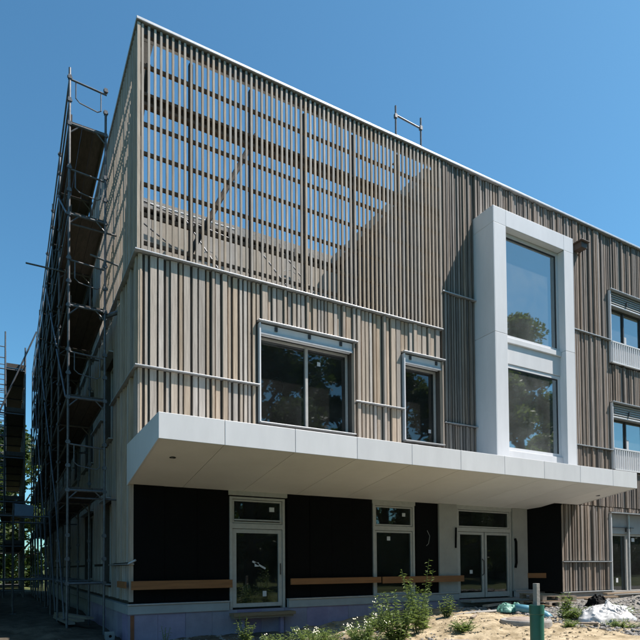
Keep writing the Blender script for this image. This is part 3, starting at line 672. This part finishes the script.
def weed(px, py, h, w, stems, label, m='weed', leaf=.05, flowers=0, group=None):
    z = gh(px, py); t = thing('weed_plant', label, 'plant', group, (px, py, z-.02)); st, lf, fl = MB(), MB(), MB()
    for k in range(stems):
        a = random.random()*6.28; rr = w*.5*math.sqrt(random.random()); hh = h*random.uniform(.5, 1.0)*(1-.35*rr/(w*.5+1e-6))
        e = Vector((rr*math.cos(a), rr*math.sin(a), hh)); pts = [Vector((rr*.25*math.cos(a), rr*.25*math.sin(a), 0)), Vector((e.x*.55, e.y*.55, hh*.5)), e]
        st.tube(pts, .007, 5, .003)
        nl = int(8 + hh*22)
        for i in range(nl):
            u = .15 + .85*i/nl; p = pts[0].lerp(pts[1], u*2) if u < .5 else pts[1].lerp(pts[2], u*2-1)
            b = i*2.4 + k; s = leaf*random.uniform(.6, 1.35)*(1.25-.6*u)
            d = Vector((math.cos(b), math.sin(b), random.uniform(-.2, .7))).normalized(); sd = d.cross(Vector((0,0,1))).normalized()*s*.32; dr = Vector((0,0,-s*.35))
            lf.quadmesh([p, p+d*s+sd, p+d*s*2+dr, p+d*s-sd], [(0,1,2,3)])
        if flowers and random.random() < flowers:
            for i in range(4):
                q = e + Vector((random.uniform(-.04, .04), random.uniform(-.04, .04), random.uniform(-.02, .05))); s = .010
                fl.quadmesh([q+Vector((s,0,0)), q+Vector((0,s,.01)), q-Vector((s,0,0)), q-Vector((0,s,.01))], [(0,1,2,3)])
    st.build('stem', m, t); lf.build('leaf', m, t)['kind'] = 'stuff'
    if fl.v: fl.build('flower', 'flower', t)['kind'] = 'stuff'
    return t
weed(3.85, -2.75, 1.2, 1.1, 36, 'tallest bushy weed growing in front of the ground floor window', leaf=.062, flowers=.06)
weed(4.45, -2.6, 1.75, .75, 15, 'lanky weed with bare tips beside the tallest bushy weed', leaf=.055)
weed(3.2, -2.75, .75, .8, 34, 'low spreading weed with pale flowers left of the tallest bushy weed', leaf=.05, flowers=.3)
weed(2.5, -2.1, .5, 1.1, 36, 'low leafy clump in front of the black wall panels', leaf=.05, flowers=.1)
weed(1.75, -.9, .75, .4, 12, 'thin weed growing in front of the timber door step', leaf=.05)
for k, (x, y, h, w, l) in enumerate(((3.0, -1.7, .4, .9, 'low weed strip along the soil below the second guard board'), (2.0, -1.7, .3, .8, 'low weed patch right of the thin step weed'), (3.5, -2.1, .45, .8, 'low weed patch behind the low spreading weed'), (4.3, -1.6, .5, .7, 'weed patch behind the tallest bushy weed near the plinth'), (5.1, -3.1, .3, .7, 'low weed on sand just behind the sunken manhole ring'), (3.1, -3.3, .3, .8, 'low weed in front of the low spreading weed'))): weed(x, y, h, w, 26, l, leaf=.05, flowers=.05)
weed(5.75, -1.9, .6, .4, 14, 'small weed at the edge of the sand before the plaster pier', leaf=.05)
weed(7.95, -3.0, .72, .36, 9, 'upright yellow green weed beside the heap of white foil', leaf=.07)
weed(7.85, -3.2, .34, .8, 26, 'low dense clump at the foot of the upright yellow green weed', leaf=.05)
weed(7.9, -4.25, .26, .8, 22, 'low yellowish weed on the gravel in front of white foil', leaf=.045, flowers=.1)
weed(4.9, -2.2, .8, .6, 18, 'leafy weed at the sand edge right of the lanky weed', leaf=.055)
weed(9.2, -3.3, .3, 1.2, 30, 'sprawling weed on the rubble behind the white foil heap', leaf=.045)
weed(6.9, -3.9, .22, .6, 16, 'small weed on sand in front of the wide manhole ring', leaf=.045)
weed(.45, -.25, .5, .3, 4, 'spindly weed by the violet foam at the building corner', leaf=.035)
weed(8.0, -1.45, .3, .35, 9, 'small tuft growing behind the crumpled green sack', leaf=.045)

# ------------------------------------------------------------------ site clutter
def ring(x, y, z, r, h, label, mm='rusty', lid=False):
    t = thing('manhole_ring', label, 'manhole ring', None, (x, y, z))
    MB().lathe([(r*.96, -.45), (r, -.43), (r, h-.03), (r*.975, h), (r*.80, h), (r*.78, h-.02), (r*.78, -.35)], (0,0,0), 40).build('ring_wall', mm, t, smooth=False)
    MB().lathe([(0, h+.03), (r*.60, h+.03), (r*.72, h+.015), (r*.79, h-.012)] if lid else [(0, h-.05), (r*.78, h-.05)], (0,0,0), 40).build('cover', 'rusty' if lid else 'concrete', t, smooth=False)
    return t
ring(4.05, -4.15, gh(4.05, -4.15)-.06, .50, .20, 'round concrete manhole ring sunk in the sand beside tallest weed', 'rusty')
ring(6.5, -3.25, gh(6.5, -3.25)-.02, .47, .11, 'wide manhole ring with raised cover beside green pipe', 'concrete', True)
# capped green pipe on a post
d = fwd + r2*((536.5-320)/FPX) - u2*((600-CY)/FPX); P = CPOS + d*8.3
t = thing('pipe_riser', 'upright green plastic pipe with grey square post sticking out of it', 'pipe', None, (P.x, P.y, gh(P.x, P.y)-.1))
b0 = .67-t.location.z
MB().lathe([(.0, 0), (.1, 0), (.1, b0-.14), (.108, b0-.13), (.108, b0), (.095, b0), (.095, b0-.25), (0, b0-.25)], (0,0,0), 32).build('pipe_barrel', 'pvc', t, smooth=False)
shape_box('post', (-.035, -.035, b0-.3), (.035, .035, b0+.32), 'concrete', t, .004)
t = thing('timber_offcut', 'short thick timber offcut lying at the foot of the green pipe', 'timber', None, (P.x-.22, P.y-.1, gh(P.x-.2, P.y)))
shape_box('block', (-.22, -.11, 0), (.28, .09, .16), 'plank', t, .008).rotation_euler.z = R(-20)
def crumple(name, loc, s, mm, label, cat, amp=.35, seed=0):
    # a thin sheet thrown down in a heap: dome with sharp folds and a ragged edge
    me = MB(); na, nr = 110, 42; S0 = Vector((seed, seed*1.7, seed*.3))
    for i in range(nr+1):
        for j in range(na):
            a = 2*math.pi*j/na; r = i/nr
            edge = 1 + .28*noise.noise(Vector((math.cos(a)*1.6, math.sin(a)*1.6, 0)) + S0)
            x, y = r*edge*math.cos(a), r*edge*math.sin(a); q = Vector((x*1.5, y*1.5, 0)) + S0
            q = q + Vector((noise.noise(q*1.3), noise.noise(q*1.3 + Vector((9,4,2))), 0))*.5
            rid = 1 - abs(noise.noise(q*1.5))*2; rid2 = 1 - abs(noise.noise(q*3.6))*2; rid3 = 1 - abs(noise.noise(q*8))*2
            dome = max(0, 1-r**1.7)
            z = dome*(.55 + .35*noise.noise(q*.9)) + (amp*.34*(rid if rid < .8 else .8) + amp*.26*rid2 + amp*.13*rid3 - amp*.2)*(.25+.75*min(1, dome*2))
            if i == nr: z = -.12
            sh = .06*noise.noise_vector(q*4)
            me.v.append(((x+sh.x)*s[0], (y+sh.y)*s[1], max(-.12, z)*s[2]))
    me.f = [(i*na+j, i*na+(j+1)%na, (i+1)*na+(j+1)%na, (i+1)*na+j) for i in range(1, nr) for j in range(na)]
    me.f += [tuple(na+j for j in range(na))[::-1]]
    me.f = [f[::-1] for f in me.f]
    o = me.build(name, mm, None, loc, smooth=True); return tag(o, label, cat)
def on(x, y, dz=0): return (x, y, gh(x, y)+dz)
crumple('foil_heap', on(8.35, -3.65, .02), (.60, .50, .40), 'foil', 'crumpled heap of white plastic foil dumped on the gravel', 'foil', .6, 3.1)
crumple('foil_heap', on(9.55, -2.9, .02), (.75, .36, .2), 'foil', 'flatter strip of white foil trailing towards the ground floor glazing', 'foil', .6, 8.4)
crumple('green_sack', on(7.8, -1.7, .02), (.48, .34, .34), 'sack', 'crumpled green sack lying beside the wide manhole ring', 'sack', .5, 5.2)
crumple('green_sack', on(7.3, -2.1, .02), (.28, .24, .22), 'sack', 'smaller green sack lying against the larger green sack', 'sack', .5, 12.7)
crumple('black_sack', on(10.2, -2.2, .05), (.3, .25, .42), 'black', 'black sack poking up behind the white foil heap', 'sack', .5, 22.7)
o = MB().tube([on(7.25, -2.35, .12), on(7.5, -2.5, .15), on(7.62, -2.62, .13), on(7.68, -2.78, .05), on(7.68, -2.9, -.05)], .085, 16).build('pipe_bend', 'bluepvc', None, smooth=True)
tag(o, 'pale blue pipe bend lying between green pipe and weed clump', 'pipe')
# timber step at the left hand door
t = thing('door_step', 'rough timber plank step laid below the left glazed door', 'step', None, (2.73, GY-.30, 0))
bx('tread', (-.72, -.14, .235), (.72, .13, .30), 'plank', t); bx('tread', (-.70, -.1, .185), (.68, .1, .233), 'plank', t)
for x in (-.5, .42): bx('bearer', (x, .02, -.3), (x+.08, .12, .183), 'xps', t)
# stacked pallets and planks below the cladding
def pallet(x, y, z, rz, label):
    t = thing('pallet', label, 'pallet', None, (x, y, z)); t.rotation_euler = (R(random.uniform(-3, 3)), R(random.uniform(-4, 4)), rz)
    for k in range(6): bx('top_slat', (-.6, -.4+k*.145, .12), (.6, -.3+k*.145, .142), 'plank', t)
    for yy in (-.4, -.05, .3):
        for xx in (-.6, -.07, .46): bx('block', (xx, yy, .022), (xx+.14, yy+.1, .119), 'plank', t)
        bx('bottom_slat', (-.6, yy, 0), (.6, yy+.1, .02), 'plank', t)
pallet(10.3, -.65, gh(10.3, -.65)+.02, R(12), 'lower weathered pallet lying in front of the black return wall')
pallet(10.45, -.6, gh(10.3, -.65)+.18, R(-5), 'upper weathered pallet resting on another pallet by the return wall')
for k, (x, y, z, l, rz, lab) in enumerate(((11.6, -.9, .12, 2.2, -6, 'long plank lying along the foot of the right cladding'), (12.3, -1.15, .10, 1.8, 9, 'shorter plank lying askew before the right cladding'), (9.0, -.6, .1, 1.5, 20, 'plank lying askew before the entrance doors'), (13.4, -1.0, .2, 2.0, 2, 'plank on the gravel before the ground floor glazing'))):
    o = bx('plank', (0, 0, 0), (l, .14, .045), 'plank', None); o.location = (x-l/2, y, gh(x, y)+z-.02); o.rotation_euler.z = R(rz); tag(o, lab, 'plank')
# pipe half buried in sand
o = MB().tube([(5.6, -1.75, gh(5.6, -1.75)+.02), (6.4, -1.9, gh(6.4, -1.9)+.05), (7.2, -2.0, gh(7.2, -2.0)+.03)], .03, 10).build('site_hose', 'concrete', None, smooth=True); tag(o, 'grey hose half buried across the sand', 'hose')
# loose rubble
import bmesh as _bm
_b = _bm.new(); _bm.ops.create_icosphere(_b, subdivisions=1, radius=1)
ICO = ([v.co.copy() for v in _b.verts], [tuple(v.index for v in f.verts) for f in _b.faces]); _b.free()
def rubble(name, n, fx, fy, s0, s1, mm):
    me = MB()
    for _ in range(n):
        x, y = fx(), fy(); s = s0*(s1/s0)**(random.random()**2.2); z = gh(x, y)
        if y > -.05 and x > 0 and y > GY-.3: continue
        q = [Vector((random.gauss(0,1), random.gauss(0,1), random.gauss(0,.7))).normalized()*s*random.uniform(.7, 1.2) for _ in range(6)]
        rot = Matrix.Rotation(random.random()*6.28, 3, 'Z') @ Matrix.Rotation(random.random()*6.28, 3, 'X'); fl = random.uniform(.45, .8)
        vs_ = [rot @ (v*s*random.uniform(.75, 1.15)) for v in ICO[0]]
        me.quadmesh([Vector((v.x, v.y*.85, v.z*fl)) + Vector((x, y, z+s*.2)) for v in vs_], ICO[1])
    o = me.build(name, mm); tag(o, 'loose stones and rubble scattered over the ground', 'rubble', kind='stuff'); return o
rubble('rubble', 4200, lambda: 7.2+8*random.random()**1.4, lambda: random.uniform(-5.2, -.2), .012, .075, 'stone')
o = rubble('gravel', 2200, lambda: random.uniform(-2.5, 4.6), lambda: random.uniform(-3.6, .55), .008, .045, 'stone'); o['label'] = 'small gravel strewn over soil and sand'
# clutter in the shade beside the scaffold
t = thing('concrete_block', 'small pale concrete block beside the foot of the scaffold', 'block', None, (-.28, 1.35, gh(-.28, 1.35)))
shape_box('block', (-.09, -.09, 0), (.09, .09, .16), 'concrete', t, .01); MB().tube([(0, -.092, .08), (0, -.08, .08)], .03).build('hole', 'black', t)
for k in range(3):
    o = bx('plank', (0, 0, 0), (.16, 2.2, .05), 'plank', None); o.location = (-.9+k*.2, 3.2, gh(-.8, 3.2)+.06+k*.05); o.rotation_euler.z = R(4+k*5)
    tag(o, ('bottom', 'middle', 'top')[k] + ' plank of the small pile under the side scaffold', 'plank')

o = rubble('sand_clods', 1800, lambda: random.uniform(4.2, 8.2), lambda: random.uniform(-4.8, -.4), .007, .04, 'clod'); o['label'] = 'small clods and grit lying on the sand'
for k, (x, y, l, rz, lab) in enumerate(((5.9, -2.5, .7, 35, 'short batten lying across the sand'), (7.3, -3.6, .5, -60, 'small timber scrap on the sand beside green pipe'), (9.6, -1.5, 1.0, 70, 'split board lying among the rubble'), (8.9, -2.2, .6, 15, 'stubby board lying between pallets and foil'))):
    o = bx('timber_scrap', (0, 0, 0), (l, .07, .03), 'plank', None); o.location = (x, y, gh(x, y)+.02); o.rotation_euler = (R(4), R(random.uniform(-4, 4)), R(rz)); tag(o, lab, 'timber')
